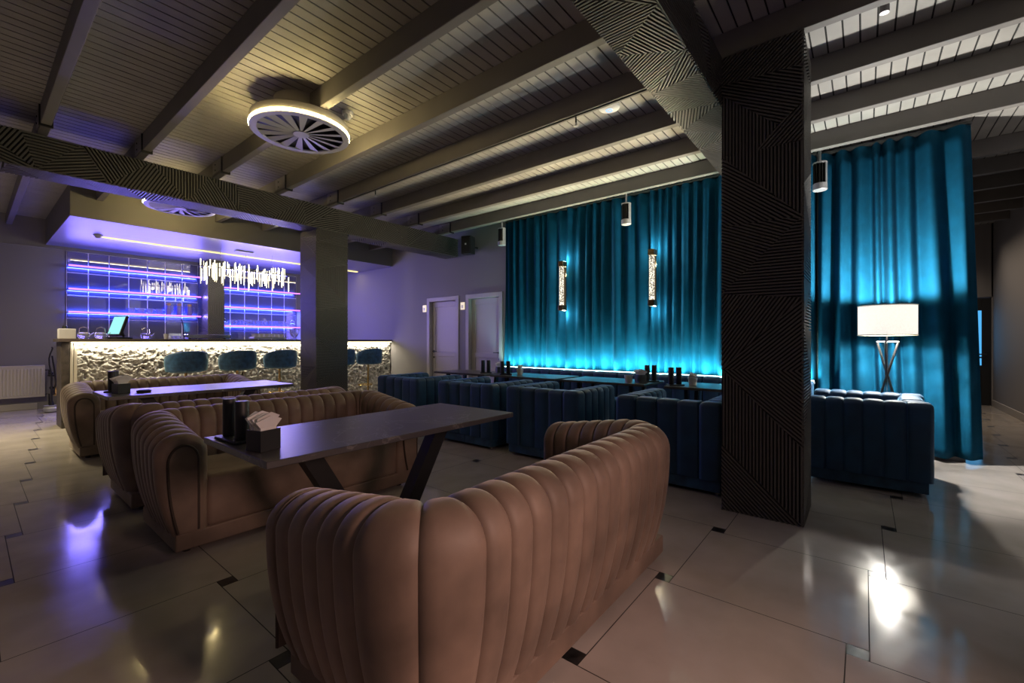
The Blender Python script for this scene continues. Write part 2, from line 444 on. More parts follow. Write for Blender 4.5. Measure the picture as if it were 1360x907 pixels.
column('black ribbed column in the middle, in front of the bar', 3.38, 3.91, 6.58, 7.08, 3.0, zig_vert(.5, 2.998, 32, .42), zig_vert(.53, 2.998, 35, .48))
column('slim ribbed column between the mirror panels behind the bar', 3.37, 3.69, 11.35, 11.99, 3.069, zig_vert(.64, 3.068, 37, .4), zig_vert(.32, 3.068, 38, .35))

# ------------------------------------------------------------------ upholstery sweep
def path_line(pts):
    """pts: list of (x,y) polyline with fine sampling -> [(p, normal, s)]"""
    out = []; s = 0
    for i, p in enumerate(pts):
        if i: s += math.hypot(p[0]-pts[i-1][0], p[1]-pts[i-1][1])
        a = pts[max(i-1, 0)]; b = pts[min(i+1, len(pts)-1)]
        tx, ty = b[0]-a[0], b[1]-a[1]; l = math.hypot(tx, ty); tx /= l; ty /= l
        out.append((p, (ty, -tx), s))
    return out
def sweep(mb, f, S, seams, prof, depth=.016, er=.05, per=9, round_ends=(True, True), zs=None):
    """f(s)->(p,n) ; seams sorted list incl. 0 and S ; prof list of (n,z)"""
    k = len(prof); pn = []
    for i in range(k):
        a = prof[max(i-1, 0)]; b = prof[min(i+1, k-1)]
        tx, ty = b[0]-a[0], b[1]-a[1]; l = math.hypot(tx, ty) or 1; pn.append((ty/l, -tx/l))
    cn = sum(p[0] for p in prof)/k
    # make sure the profile normals point outward
    mid = prof[k//2]
    if pn[k//2][1] < 0: pn = [(-a, -b) for a, b in pn]
    ss = []
    for a, b in zip(seams[:-1], seams[1:]):
        for i in range(per): ss.append((a + (b-a)*(.5-.5*math.cos(PI*i/per)), a, b))
    ss.append((S, seams[-2], S))
    if round_ends[0]: ss = [(er*(1-math.cos(PI/2*i/5)), seams[0], seams[1]) for i in range(1, 5)] + ss
    if round_ends[1]: ss = ss + [(S-er*(1-math.cos(PI/2*i/5)), seams[-2], S) for i in range(1, 5)]
    ss.sort()
    vs = []; fs = []; rows = 0
    for s, a, b in ss:
        t = (s-a)/(b-a) if b > a else .5
        ins = depth*(abs(2*t-1)**5)
        if s <= seams[1] and t < .5: ins = 0
        if s >= seams[-2] and t > .5: ins = 0
        for flag, d in ((round_ends[0], s), (round_ends[1], S-s)):
            if flag and d < er: ins += er*(1-math.sqrt(max(0, 1-(1-d/er)**2)))
        (px, py), (nx, ny) = f(s); k0 = zs(s) if zs else 1.
        for (n, z), (an, az) in zip(prof, pn):
            n2 = n - an*ins; z2 = z - az*ins
            if zs: z2 = prof[0][1] + (z2-prof[0][1])*k0
            vs.append((px+nx*n2, py+ny*n2, z2))
        rows += 1
    for r in range(rows-1):
        for i in range(k-1): fs.append((r*k+i, r*k+i+1, (r+1)*k+i+1, (r+1)*k+i))
    fs.append(tuple(range(k))[::-1]); fs.append(tuple((rows-1)*k+i for i in range(k)))
    mb.add(vs, fs)
def lerp_path(pts):
    pl = path_line(pts); S = pl[-1][2]
    def f(s):
        s = max(0, min(S, s))
        lo, hi = 0, len(pl)-1
        while hi-lo > 1:
            m = (lo+hi)//2
            if pl[m][2] <= s: lo = m
            else: hi = m
        a, b = pl[lo], pl[hi]; t = (s-a[2])/max(1e-9, b[2]-a[2])
        n = (a[1][0]*(1-t)+b[1][0]*t, a[1][1]*(1-t)+b[1][1]*t); l = math.hypot(*n)
        return ((a[0][0]*(1-t)+b[0][0]*t, a[0][1]*(1-t)+b[0][1]*t), (n[0]/l, n[1]/l))
    return f, S
def arch(hw, zb, zt, n=10, tuck=.0, zt0=None, r=None):
    """arch profile from outer bottom over the top to inner bottom, half width hw"""
    out = []; r = r or hw
    zc = zt - r
    m = 7
    for i in range(m):
        t = i/m; z = zb + (zc-zb)*t
        out.append((hw - tuck*(1-t)**2.2, z))
    for i in range(n+1):
        a = PI/2*i/n; out.append((hw - r + r*math.cos(a), zc + r*math.sin(a)))
    inner = [(-x, z) for x, z in out[m:]][::-1]
    if abs(hw-r) < 1e-6: inner = inner[1:]
    out += inner
    for i in range(m-1, -1, -1):
        t = i/m; out.append((-hw, zb + (zc-zb)*t))
    return out

# ---- brown channel-tufted U sofas : back outer face at local y=0, seat opens to +y, centre x=0
def make_brown(label, W=1.88):
    t = thing('channel_sofa', label, 'sofa', (0,0,0), 0, 'brown channel tufted sofas')
    D, th, H = .83, .26, .785
    hw = th/2; rc = .15
    pts = []
    xa = W/2 - hw; yb = hw
    N = 24
    for i in range(N): pts.append((-xa, D - (D - yb - rc)*i/N))
    for i in range(13):
        a = PI + PI/2*i/12; pts.append((-xa + rc + rc*math.cos(a), yb + rc + rc*math.sin(a)))
    for i in range(1, 40): pts.append((-xa + rc + (2*xa-2*rc)*i/40, yb))
    for i in range(13):
        a = -PI/2 + PI/2*i/12; pts.append((xa - rc + rc*math.cos(a), yb + rc + rc*math.sin(a)))
    for i in range(1, N+1): pts.append((xa, yb + rc + (D - yb - rc)*i/N))
    f, S = lerp_path(pts)
    la = D - yb - rc; lc = rc*PI/2; lb = 2*xa - 2*rc
    seams = [0]; na = 6; nb = 13
    for i in range(1, na+1): seams.append(la*i/na)
    seams += [la + lc/2, la + lc]
    for i in range(1, nb+1): seams.append(la + lc + lb*i/nb)
    seams += [la + lc*1.5 + lb, la + 2*lc + lb]
    for i in range(1, na+1): seams.append(la + 2*lc + lb + la*i/na)
    seams[-1] = S
    prof = arch(hw, .125, H, 9, tuck=.085, r=.125)
    mb = MB(); SL = .125
    zs = lambda q: 1 - SL*max(0, 1-q/la, 1-(S-q)/la)
    sweep(mb, f, S, seams, prof, depth=.017, er=.045, zs=zs)
    mb.build('upholstered_shell', M['velvet'], t, True, angle=60)
    # arch shaped front panels with piping
    for sx in (-1, 1):
        mb = MB(); pp = [(n*.56*sx, .145 + (z-.125)*.87*(1-SL)) for n, z in prof]
        mb.prism(pp, (sx*xa, D-.004, 0), (sx,0,0), (0,0,1), (0,1,0), .012)
        fp = mb.build('arm_front_panel', M['velvet'], t)
        mb = MB(); mb.tube([(sx*xa + sx*a, D+.004, b) for a, b in pp], .008, 6)
        mb.build('piping', M['piping'], fp, True)
    # seat
    mb = MB(); mb.bev(-W/2+th-.012, W/2-th+.012, th-.03, D-.012, .125, .44, .035, 4); mb.build('seat', M['velvet'], t, True)
    mb = MB(); mb.bev(-W/2+.095, W/2-.095, .085, D-.008, .035, .135, .008, 2); mb.build('plinth', M['velvet'], t)
    for sx in (-1, 1):
        for yy in (.16, D-.1):
            mb = MB(); mb.lathe([(.022,0),(.026,.036)], 12, (sx*(W/2-.17), yy, 0)); mb.build('foot', M['black'], t)
    return t
s1 = make_brown('brown velvet sofa in the front, its ribbed back towards us', 1.97)
sf = make_brown('brown velvet sofa facing us across the front table'); sf.location = (1.60, 3.90, 0); sf.rotation_euler = (0,0,PI)
s1.location = (1.635, .82, 0)
copy_tree(sf, 'brown velvet sofa standing back to back behind the front booth', (1.60, 4.06, 0), 0)
copy_tree(sf, 'brown velvet sofa farthest from us, nearest the bar', (1.60, 7.26, 0), PI)

# ---- V legged tables
def make_table(label):
    t = thing('dining_table', label, 'table', (0,0,0), 0, 'tables of the brown booths')
    L, Wd = 1.64, .76
    mb = MB(); mb.bev(-L/2, L/2, -Wd/2, Wd/2, .718, .75, .003, 1); mb.build('tabletop', M['tabletop'], t)
    for s in (-1, 1):
        mb = MB(); b = .11
        poly = [(s*.50-b*.5, .718), (s*.50+b*.5, .718), (s*.09+b*.5, .012), (s*.09-b*.5, .012)]
        mb.prism(poly, (0, -.045, 0), (1,0,0), (0,0,1), (0,1,0), .09)
        mb.build('leg', M['black'], t)
    mb = MB(); mb.bev(-.30, .30, -.22, .22, 0, .012, .003, 1); mb.build('base_plate', M['black'], t)
    mb = MB(); mb.box(-.66, .66, -.05, .05, .708, .718); mb.build('bearer', M['black'], t)
    return t
def marble_top():
    m = mat('black_marble_top', (.050,.046,.050), .36, spec=1.0)
    nt = m.node_tree; p = nt.nodes['Principled BSDF']
    tc = nt.nodes.new('ShaderNodeTexCoord')
    n = nt.nodes.new('ShaderNodeTexNoise'); n.inputs['Scale'].default_value = 2.2; n.inputs['Detail'].default_value = 6; n.inputs['Distortion'].default_value = 1.0
    nt.links.new(tc.outputs['Object'], n.inputs['Vector'])
    cr = nt.nodes.new('ShaderNodeValToRGB')
    e = cr.color_ramp.elements; e[0].position = .485; e[0].color = (.050,.046,.050,1); e[1].position = .497; e[1].color = (.15,.145,.15,1)
    x = e.new(.501); x.color = (.050,.046,.050,1)
    nt.links.new(n.outputs['Fac'], cr.inputs['Fac']); nt.links.new(cr.outputs['Color'], p.inputs['Base Color'])
    return m
M['tabletop'] = marble_top()
T1 = make_table('dark table with V legs between the two front brown sofas'); T1.location = (1.60, 2.31, 0)
copy_tree(T1, 'dark table gleaming lilac inside the rear brown booth', (1.62, 5.66, 0), 0)

# ---- blue armchairs : back outer face at local y=0, opening to +y
def make_blue(label):
    t = thing('tub_armchair', label, 'armchair', (0,0,0), 0, 'blue tub armchairs')
    W, D, H, ta = .92, .84, .76, .19
    prof = arch(ta/2, .13, H, 6, r=.05)
    for s in (-1, 1):
        mb = MB(); x = s*(W/2 - ta/2)
        f, S = lerp_path([(x, D*i/30) for i in range(31)] if s > 0 else [(x, D*i/30) for i in range(31)])
        sweep(mb, f, S, [0, .16, .30, .44, .57, .70, S], prof, depth=.014, er=.04, per=8)
        mb.build('armrest', M['blue'], t, True, angle=60)
    mb = MB(); xb = W/2 - ta - .002
    f, S = lerp_path([(-xb + 2*xb*i/30, .018+.085) for i in range(31)])
    sweep(mb, f, S, [0, S/3, 2*S/3, S], arch(.085, .13, H-.008, 6, r=.045), depth=.015, er=.012, per=9)
    mb.build('backrest', M['blue'], t, True, angle=60)
    mb = MB(); mb.bev(-xb, xb, .20, D-.01, .13, .43, .03, 3); mb.build('seat', M['blue'], t, True)
    for k in (-1, 1):
        mb = MB()
        mb.bev(min(0, k*(W/2-.025)) + (.002 if k > 0 else 0), max(0, k*(W/2-.025)) - (.002 if k < 0 else 0), .03, D-.03, .035, .128, .006, 2)
        mb.build('plinth', M['bluefoot'], t)
    for sx in (-1, 1):
        for yy in (.07, D-.07):
            mb = MB(); mb.lathe([(.012,0),(.016,.036)], 10, (sx*(W/2-.06), yy, 0)); mb.build('foot', M['chrome'], t)
    return t
bl = ['blue velvet armchair nearest the bar, first of the row', 'blue velvet armchair second from the bar in the row', 'blue velvet armchair third from the bar, behind the sofa arm', 'blue velvet armchair partly hidden by the large ribbed column']
bc = [5.06, 3.76, 2.64, 1.33]
c0 = make_blue(bl[0]); c0.location = (3.74, bc[0], 0); c0.rotation_euler = (0,0,-PI/2)
for i in (1, 2, 3): copy_tree(c0, bl[i], (3.74, bc[i], 0), -PI/2)
copy_tree(c0, 'blue velvet armchair right of the column, below the floor lamp', (5.20, -.43, 0), 0)

# ---- banquette along the curtain
def make_banq(label, Lb):
    t = thing('banquette', label, 'bench', (0,0,0), 0, 'blue banquettes along the curtain')
    n = 6
    mb = MB(); f, S = lerp_path([(0, Lb*i/40) for i in range(41)])
    sweep(mb, f, S, [S*i/n for i in range(n+1)], arch(.085, .13, .79, 6, r=.05), depth=.014, er=.015, per=8)
    for i in range(len(mb.v)): v = mb.v[i]; mb.v[i] = (v[0]-.09, v[1], v[2])
    mb.build('backrest', M['blue'], t, True, angle=60)
    mb = MB(); f, S = lerp_path([(-.36, .004+(Lb-.008)*i/40) for i in range(41)])
    sweep(mb, f, S, [S*i/n for i in range(n+1)], arch(.182, .10, .44, 5, r=.04), depth=.012, er=.015, per=8)
    mb.build('seat', M['blue'], t, True, angle=60)
    mb = MB(); mb.box(-.51, -.01, .02, Lb-.02, 0, .102); mb.build('plinth', M['bluefoot'], t)
    return t
bql = ['blue channelled banquette under the curtain, nearest the doors', 'blue channelled banquette behind the second table from the doors', 'blue channelled banquette behind the third table from the doors', 'blue channelled banquette at the column end of the curtain']
b0 = make_banq(bql[0], 1.19)
for i in range(4):
    p = (6.22, 4.06 - 1.2*i, 0)
    if i == 0: b0.location = p
    else: copy_tree(b0, bql[i], p, 0)
mb = MB(); mb.box(6.232, 6.246, .46, 5.24, .775, .795); mb.box(6.225, 6.25, .45, 5.25, .755, .775, 1)
o = mb.build('light_strip', [M['led_cyan'], M['metalgrey']]); tag(o, 'cool white strip light glowing along the foot of the curtain', 'light')

# ---- small dark tables of the blue row
def make_small(label):
    t = thing('cafe_table', label, 'table', (0,0,0), 0, 'dark tables of the blue row')
    mb = MB(); mb.bev(-.33, .33, -.57, .57, .722, .75, .003, 1); mb.build('tabletop', M['smalltop'], t)
    for s in (-1, 1):
        mb = MB()
        for q in (-1, 1):
            mb.prism([(q*.20-.03, .722), (q*.20+.03, .722), (q*.12+.03, .02), (q*.12-.03, .02)], (0, s*.36-.02, 0), (1,0,0), (0,0,1), (0,1,0), .04)
        mb.box(-.22, .22, s*.36-.03, s*.36+.03, 0, .02)
        mb.build('leg_frame', M['black'], t)
    return t
M['smalltop'] = mat('dark_wood_top', (.06,.052,.04), .35, var=.3, vscale=20)
stl = ['dark table nearest the doors in the blue row', 'dark table second from the doors in the blue row', 'dark table third from the doors in the blue row', 'dark table by the column in the blue row']
sty = [5.06, 3.80, 2.56, 1.19]
st0 = make_small(stl[0])
for i in range(4):
    p = (5.25, sty[i], 0)
    if i == 0: st0.location = p
    else: copy_tree(st0, stl[i], p, 0)

# ------------------------------------------------------------------ things on the tables
def make_tubes(label, gap=.09):
    t = thing('menu_stand', label, 'stand', (0,0,0), 0, 'black twin tube stands')
    mb = MB(); mb.bev(-.03-gap, .06, -.055, .055, 0, .014, .004, 2); mb.build('tray', M['blackplastic'], t)
    for x in (.012-gap, .012):
        mb = MB(); mb.lathe([(.029,.014),(.031,.02),(.031,.198),(.029,.204),(.0,.204)], 24, (x, .0 if x < 0 else -.006, 0)); mb.build('tube', M['blackplastic'], t, True)
    return t
def make_napbox(label):
    t = thing('napkin_holder', label, 'holder', (0,0,0), 0, 'black napkin holders')
    mb = MB()
    a, b, h = .050, .050, .095
    for q in ((-a, a, -b, -b+.006), (-a, a, b-.006, b), (-a, -a+.006, -b+.006, b-.006), (a-.006, a, -b+.006, b-.006)): mb.box(q[0], q[1], q[2], q[3], 0, h)
    mb.box(-a+.006, a-.006, -b+.006, b-.006, 0, .006)
    mb.build('box', M['blackplastic'], t)
    return t
def make_napkins(label, seed, tall=.155):
    r = random.Random(seed)
    o = MB()
    for i in range(10):
        y = -.034 + .0072*i; a = math.radians(r.uniform(-16, 16)); z0 = .03; s = .072; lean = r.uniform(-.010, .012)
        tip = tall + r.uniform(-.02, .012)
        pts = [(-.036, z0), (.036, z0), (.040, .105), (.060+r.uniform(-.01,.012), tip-.01), (.0+r.uniform(-.02,.02), tip+.012), (-.058+r.uniform(-.012,.01), tip-.012), (-.040, .105)]
        vs = []
        for side in (0, .0035):
            for p, z in pts:
                k = max(0, (z-.10)/.06)
                vs.append((p, y + side + lean*k*3 + (i-4.5)*.0042*k, z))
        n = len(pts)
        o.add(vs, [tuple(range(n))[::-1], tuple(range(n, 2*n))] + [(j, (j+1) % n, n+(j+1) % n, n+j) for j in range(n)])
    ob = o.build('paper_napkins', M['napkin']); tag(ob, label, 'napkins', 'paper napkins in holders')
    return ob
def make_cup(label, loc):
    mb = MB(); mb.lathe([(.0,.004),(.036,.004),(.050,.085),(.053,.085),(.038,0),(0,0)], 24)
    o = mb.build('napkin_cup', M['cup'], None, True, loc); return tag(o, label, 'cup', 'pale cups on the blue row')
ZT = .751
tf = make_tubes('black twin tube stand on the front table', .15); tf.location = (.865, 2.42, ZT); tf.rotation_euler = (0,0,-1.50)
tu = make_tubes('black twin tube stand on the rear booth table'); tu.location = (.93, 5.86, ZT); tu.rotation_euler = (0,0,1.25)
nb = make_napbox('black napkin holder on the front table'); nb.location = (.865, 2.17, ZT); nb.rotation_euler = (0,0,.25)
npk = make_napkins('white paper napkins fanned in the holder on the front table', 3); npk.location = (.865, 2.17, ZT); npk.rotation_euler = (0,0,.25)
copy_tree(nb, 'black napkin holder on the rear booth table', (.94, 5.58, ZT), .3)
n2 = make_napkins('white paper napkins in the holder on the rear booth table', 5); n2.location = (.94, 5.58, ZT); n2.rotation_euler = (0,0,.3)
mb = MB(); mb.lathe([(0,.0),(.055,0),(.06,.022),(.05,.022),(.045,.008),(0,.008)], 24)
o = mb.build('ashtray', M['blackplastic'], None, True, (1.10, 5.52, ZT)); tag(o, 'low black ashtray on the rear booth table', 'ashtray')
copy_tree(tu, 'black twin tube stand on the blue row table nearest the doors', (5.17, 4.64, ZT), -.75)
copy_tree(tu, 'black twin tube stand on the second blue row table from the doors', (5.10, 4.18, ZT), -.75)
copy_tree(tu, 'black twin tube stand on the third blue row table from the doors', (5.38, 2.06, ZT), -.75)
copy_tree(tu, 'black twin tube stand on the blue row table by the column', (5.08, 1.66, ZT), -.75)
copy_tree(nb, 'black napkin holder on the blue row table nearest the doors', (5.36, 4.56, ZT), -.6)
n3 = make_napkins('pale paper napkins in the holder nearest the doors', 8, .15); n3.location = (5.36, 4.56, ZT); n3.rotation_euler = (0,0,-.6)
copy_tree(nb, 'black napkin holder on the third blue row table from the doors', (5.16, 2.13, ZT), -.6)
n4 = make_napkins('pale paper napkins in the holder of the third blue row table', 9, .15); n4.location = (5.16, 2.13, ZT); n4.rotation_euler = (0,0,-.6)
make_cup('pale cup holding napkins on the second blue row table', (5.20, 4.02, ZT))
n5 = make_napkins('folded napkins standing in the pale cup of the second table', 10, .14); n5.location = (5.20, 4.02, ZT); n5.scale = (.6, .6, 1)
make_cup('small white cup beside the napkin holder of the third table', (5.06, 2.24, ZT))
make_cup('pale cup with a flower-like napkin bunch by the column', (5.17, 1.52, ZT))
mb = MB()
r = random.Random(2)
for i in range(26):
    a, e = r.uniform(0, 2*PI), r.uniform(.2, 1.5); d = Vector((math.cos(a)*math.cos(e), math.sin(a)*math.cos(e), math.sin(e)))
    p = Vector((0, 0, .085)) + d*r.uniform(.025, .055); u = d.cross(Vector((0,0,1))).normalized()*.018; w = d.cross(u).normalized()*.018
    mb.add([p-u-w, p+u-w*.6, p+u*.8+w+d*.012, p-u+w*.8+d*.006, p-d*.03], [(0,1,2,3),(0,1,4),(1,2,4),(2,3,4),(3,0,4)])
mb.tube([(0,0,.01),(0,0,.09)], .012)
o = mb.build('napkin_bunch', M['napkin'], None, False, (5.17, 1.52, ZT)); tag(o, 'crumpled flower-like napkin bunch in the cup by the column', 'napkins')

# ------------------------------------------------------------------ curtains
def make_curtain(label, y0, y1, x, zb, zt, pitch, amp, seed, drop=0):
    r = random.Random(seed); L = y1 - y0
    n = max(2, int(L/pitch)); ctr = [0]
    while ctr[-1] < L: ctr.append(ctr[-1] + pitch*r.uniform(.55, 1.5))
    am = [amp*r.uniform(.5, 1.25) for _ in ctr]
    NY = int(L/.0125); zs = [0, .03, .08, .16, .26, .38, .52, .68, .84, .95, 1.0]
    def off(s, t):
        s2 = s + .03*math.sin(t*2.1 + s*3.)*(1-t)
        k = 0
        for i in range(len(ctr)-1):
            if ctr[i] <= s2 < ctr[i+1]:
                u = (s2-ctr[i])/(ctr[i+1]-ctr[i]); g = am[i]
                return -g*(math.sin(PI*u)**1.5) + .012*math.sin(s*41+t*2) + (.02*math.sin(s*9.+1.3)*(1-t))
        return .0
    vs = []; fs = []; nz = len(zs)
    for i in range(NY+1):
        s = L*i/NY
        for t in zs:
            a = off(s, t)*(1. - .25*t)
            vs.append((x + a, y0 + s + drop*(1-s/L)*t, zb + (zt-zb)*t))
    for i in range(NY):
        for j in range(nz-1): fs.append((i*nz+j, (i+1)*nz+j, (i+1)*nz+j+1, i*nz+j+1))
    # back face for thickness
    b = len(vs); vs += [(v[0]+.006, v[1], v[2]) for v in vs[:b]]
    fs += [tuple(q+b for q in f)[::-1] for f in fs[:]]
    for i in range(NY):
        fs.append((i*nz, i*nz+b, (i+1)*nz+b, (i+1)*nz)); fs.append((i*nz+nz-1, (i+1)*nz+nz-1, (i+1)*nz+nz-1+b, i*nz+nz-1+b))
    for j in range(nz-1):
        fs.append((j, j+1, j+1+b, j+b)); q = NY*nz; fs.append((q+j, q+j+b, q+j+1+b, q+j+1))
    t = thing('curtain', label, 'curtain', (0,0,0), 0, 'blue velvet curtains')
    mb = MB(); mb.add(vs, fs); mb.build('drape', M['curtain'], t, True, angle=180)
    mb = MB(); mb.box(x-.05, x+.01, y0+drop, y1, zt+.004, zt+.03); mb.build('curtain_rail', M['black'], t)
    return t
make_curtain('long blue velvet curtain behind the banquettes, lit from below', .45, 5.30, 6.455, .02, 3.49, .155, .135, 4)
make_curtain('bright blue velvet curtain behind the floor lamp', -.945, .43, 6.475, .045, 3.475, .17, .15, 6, .09)

# ------------------------------------------------------------------ wall sconces on the curtain
def make_sconce(label, loc):
    t = thing('wall_sconce', label, 'lamp', loc, 0, 'tall glass wall sconces')
    mb = MB(); mb.lathe([(.0,-.33),(.038,-.33),(.038,.33),(0,.33)], 20); 
    mb.build('glass_tube', M['sconce'], t, True)
    for s in (-1, 1):
        mb = MB(); z = s*.36
        mb.bev(-.045, .10, -.045, .045, z-.045, z+.045, .012, 2)
        mb.build('end_cap', M['brassd'], t)
    mb = MB(); mb.box(.075, .095, -.03, .03, -.36, .36); mb.build('back_plate', M['brassd'], t)
    return t
M['brassd'] = mat('bronze', (.10,.07,.035), .35, metal=.8)
sc1 = make_sconce('tall lit glass sconce on the curtain, left one nearer the doors', (6.12, 3.87, 2.16))
copy_tree(sc1, 'tall lit glass sconce on the curtain, right one nearer the column', (6.12, 2.36, 2.16))

# ------------------------------------------------------------------ floor lamp
fl = thing('floor_lamp', 'tripod floor lamp with glowing white drum shade', 'lamp', (5.90, -.18, 0))
mb = MB(); R_ = .235
mb.lathe([(R_,1.315),(R_,1.615),(R_-.004,1.615),(R_-.004,1.315),(R_,1.315)], 48, cap=False); mb.build('shade', M['shade'], fl, True)
M['trim'] = mat('shade_trim', (.55,.5,.38), .5)
for z in (1.315, 1.615):
    mb = MB(); mb.tube([(R_*math.cos(2*PI*i/48), R_*math.sin(2*PI*i/48), z) for i in range(48)], .005, 6, closed=True); mb.build('shade_rim', M['trim'], fl, True)
mb = MB(); mb.lathe([(0,1.425),(.025,1.43),(.04,1.465),(.03,1.50),(0,1.515)], 16); mb.build('bulb', emis('lit_bulb', (1,.96,.9), 8), fl, True)
mb = MB(); mb.tube([(0,0,.70),(0,0,1.38)], .009); mb.build('stem', M['chrome'], fl)
for k in range(3):
    a = 2*PI*k/3 + .9
    mb = MB(); mb.tube([(.095*math.cos(a), .095*math.sin(a), 1.24), (-.26*math.cos(a)+.02*math.sin(a), -.26*math.sin(a)-.02*math.cos(a), .0)], .011)
    mb.build('leg', M['black'], fl)
mb = MB()
for k in range(3):
    a = 2*PI*k/3 + .9; mb.tube([(0,0,1.245),(.10*math.cos(a), .10*math.sin(a), 1.245)], .009)
mb.build('yoke', M['chrome'], fl)
lamp('floor_lamp_bulb', 'POINT', (5.90, -.18, 1.545), 165, (1,.96,.88), .035)
lamp('floor_lamp_low_bulb', 'POINT', (5.90, -.18, 1.40), 56, (1,.96,.88), .03)

# ------------------------------------------------------------------ round ceiling diffusers with light ring
def make_diffuser(label, loc, rot):
    t = thing('round_diffuser', label, 'diffuser', loc, rot, 'round swirl diffusers')
    R = .435
    mb = MB(); mb.lathe([(.235,.109),(.235,.299)], 40); mb.build('neck', M['diffuser'], t, True)
    mb = MB(); mb.lathe([(.0,.028),(R-.04,.028),(R-.025,.0105),(R-.003,.0105),(R-.003,.030),(R,.034),(R,.042),(R,.098),(R-.01,.108),(0,.108)], 64); mb.build('drum', M['diffuser'], t, True)
    mb = MB(); mb.lathe([(R-.0025,.0125),(R+.006,.0135),(R+.006,.026),(R-.0025,.0275),(R-.0025,.0125)], 64, cap=False); mb.build('light_ring', M['led_warm'], t, True)
    mb = MB(); mb.lathe([(R-.06,-.004),(R,-.004),(R,.010),(R-.06,.010),(R-.06,-.004)], 64, cap=False); mb.lathe([(0,-.006),(.07,-.006),(.07,.008),(0,.008)], 32)
    for k in range(16):
        a = 2*PI*k/16; w0, w1 = .012, .037; c, s = math.cos(a), math.sin(a)
        q = [(.06, -w0, .0), (.06, w0, .006), (R-.05, w1, .010), (R-.05, -w1, -.003)]
        top = [(x*c-y*s, x*s+y*c, z) for x, y, z in q]; bot = [(x*c-y*s, x*s+y*c, z-.003) for x, y, z in q]
        mb.add(top+bot, [(0,1,2,3),(7,6,5,4),(0,4,5,1),(1,5,6,2),(2,6,7,3),(3,7,4,0)])
    mb.build('blade_plate', M['diffplate'], t)
    mb = MB(); mb.lathe([(0,.020),(R-.032,.020),(R-.032,.026),(0,.026)], 48); mb.build('inner_plate', M['black'], t)
    return t
d1 = make_diffuser('round ceiling diffuser with glowing yellow ring, the large near one', (2.03, 4.24, 3.25), 0)
copy_tree(d1, 'round ceiling diffuser half hidden beyond the left beam', (2.03, 8.02, 3.25), .1)

# ------------------------------------------------------------------ small ceiling fittings
def cyl_thing(name, label, cat, loc, prof, m, n=24, group=None):
    mb = MB(); mb.lathe(prof, n); o = mb.build(name, m, None, True, loc); return tag(o, label, cat, group)
mb = MB(); mb.lathe([(0,-.03),(.06,-.03),(.095,-.012),(.10,0),(0,0)], 40)
ap = mb.build('wireless_access_point', M['white'], None, True, (3.82, 1.885, 3.47)); tag(ap, 'white disc with small blue ring below the ceiling boards', 'device')
mb = MB(); mb.tube([(.028*math.cos(2*PI*i/32), .028*math.sin(2*PI*i/32), -.031) for i in range(32)], .0035, 6, closed=True); mb.build('light_ring', emis('blue_ring', (.2,.45,1), 1.6), ap)
mb = MB(); mb.lathe([(.03,0),(.03,.079)], 16); mb.build('mounting_stem', M['white'], ap)
det = thing('smoke_detector', 'white ceiling detector right behind the round diffuser', 'detector', (2.40, 4.04, 3.55))
mb = MB(); mb.lathe([(0,-.035),(.05,-.035),(.055,-.02),(.055,0),(0,0)], 24); mb.build('base', M['white'], det, True)
mb = MB(); mb.lathe([(0,-.075),(.02,-.075),(.035,-.055),(.035,-.035),(0,-.035)], 24); mb.build('sensor_head', M['white'], det, True)
pir = thing('motion_sensor', 'small white dome sensor under the soffit left of the strip light', 'sensor', (1.42, 10.2, 3.069))
mb = MB(); mb.lathe([(0,-.02),(.06,-.02),(.065,0),(0,0)], 24); mb.build('base', M['white'], pir, True)
mb = MB(); mb.lathe([(0,-.065),(.025,-.06),(.042,-.04),(.045,-.02),(0,-.02)], 24); mb.build('dome', M['white'], pir, True)

def make_spot(label, loc):
    t = thing('cylinder_spotlight', label, 'spotlight', loc, 0, 'unlit cylinder spotlights')
    mb = MB(); mb.lathe([(0,.0),(.066,.0),(.07,.004),(.07,.07),(.062,.075),(0,.075)], 28); mb.build('lamp_ring', M['metalgrey'], t, True)
    mb = MB()
    for k in range(14):
        a = 2*PI*k/14; c, s = math.cos(a), math.sin(a)
        q = [(.02, -.003), (.066, -.003), (.066, .003), (.02, .003)]
        mb.prism([(x*c-y*s, x*s+y*c) for x, y in q], (0,0,.075), (1,0,0), (0,1,0), (0,0,1), .22)
    mb.lathe([(.03,.075),(.03,.30)], 12); mb.build('heat_sink', M['black'], t)
    mb = MB(); mb.prism([(.069*math.cos(a/10), .069*math.sin(a/10)) for a in range(-22, -4, 3)] + [(.062*math.cos(a/10), .062*math.sin(a/10)) for a in range(-7, -23, -3)], (0,0,.075), (1,0,0), (0,1,0), (0,0,1), .22); mb.build('side_shell', M['metalgrey'], t)
    mb = MB(); mb.lathe([(0,.295),(.07,.295),(.07,.31),(.012,.315),(.012,ZC-loc[2]-.001),(0,ZC-loc[2]-.001)], 24); mb.build('mount', M['metalgrey'], t, True)
    return t
sp = make_spot('grey cylinder spotlight hanging above the two sconces', (6.06, 2.72, 2.96))
for lb, lc in (('grey cylinder spotlight above the right edge of the doors', (6.06, 5.10, 2.98)), ('grey cylinder spotlight right of the large column', (6.02, .39, 2.95))):
    make_spot(lb, lc)
sk = thing('loudspeaker', 'black loudspeaker at the end of the left beam above the doors', 'speaker', (6.27, 6.12, 2.97), .35)
mb = MB(); mb.prism([(-.12, 0), (-.095, -.17), (.095, -.17), (.12, 0)], (0,0,.0), (0,1,0), (1,0,0), (0,0,1), .34); mb.build('cabinet', M['blackplastic'], sk)
mb = MB(); mb.prism([(-.085, .02), (.085, .02), (.085, .32), (-.085, .32)], (-.1715,0,0), (0,1,0), (0,0,1), (-1,0,0), .008); g = mb.build('grille', M['black'], sk)
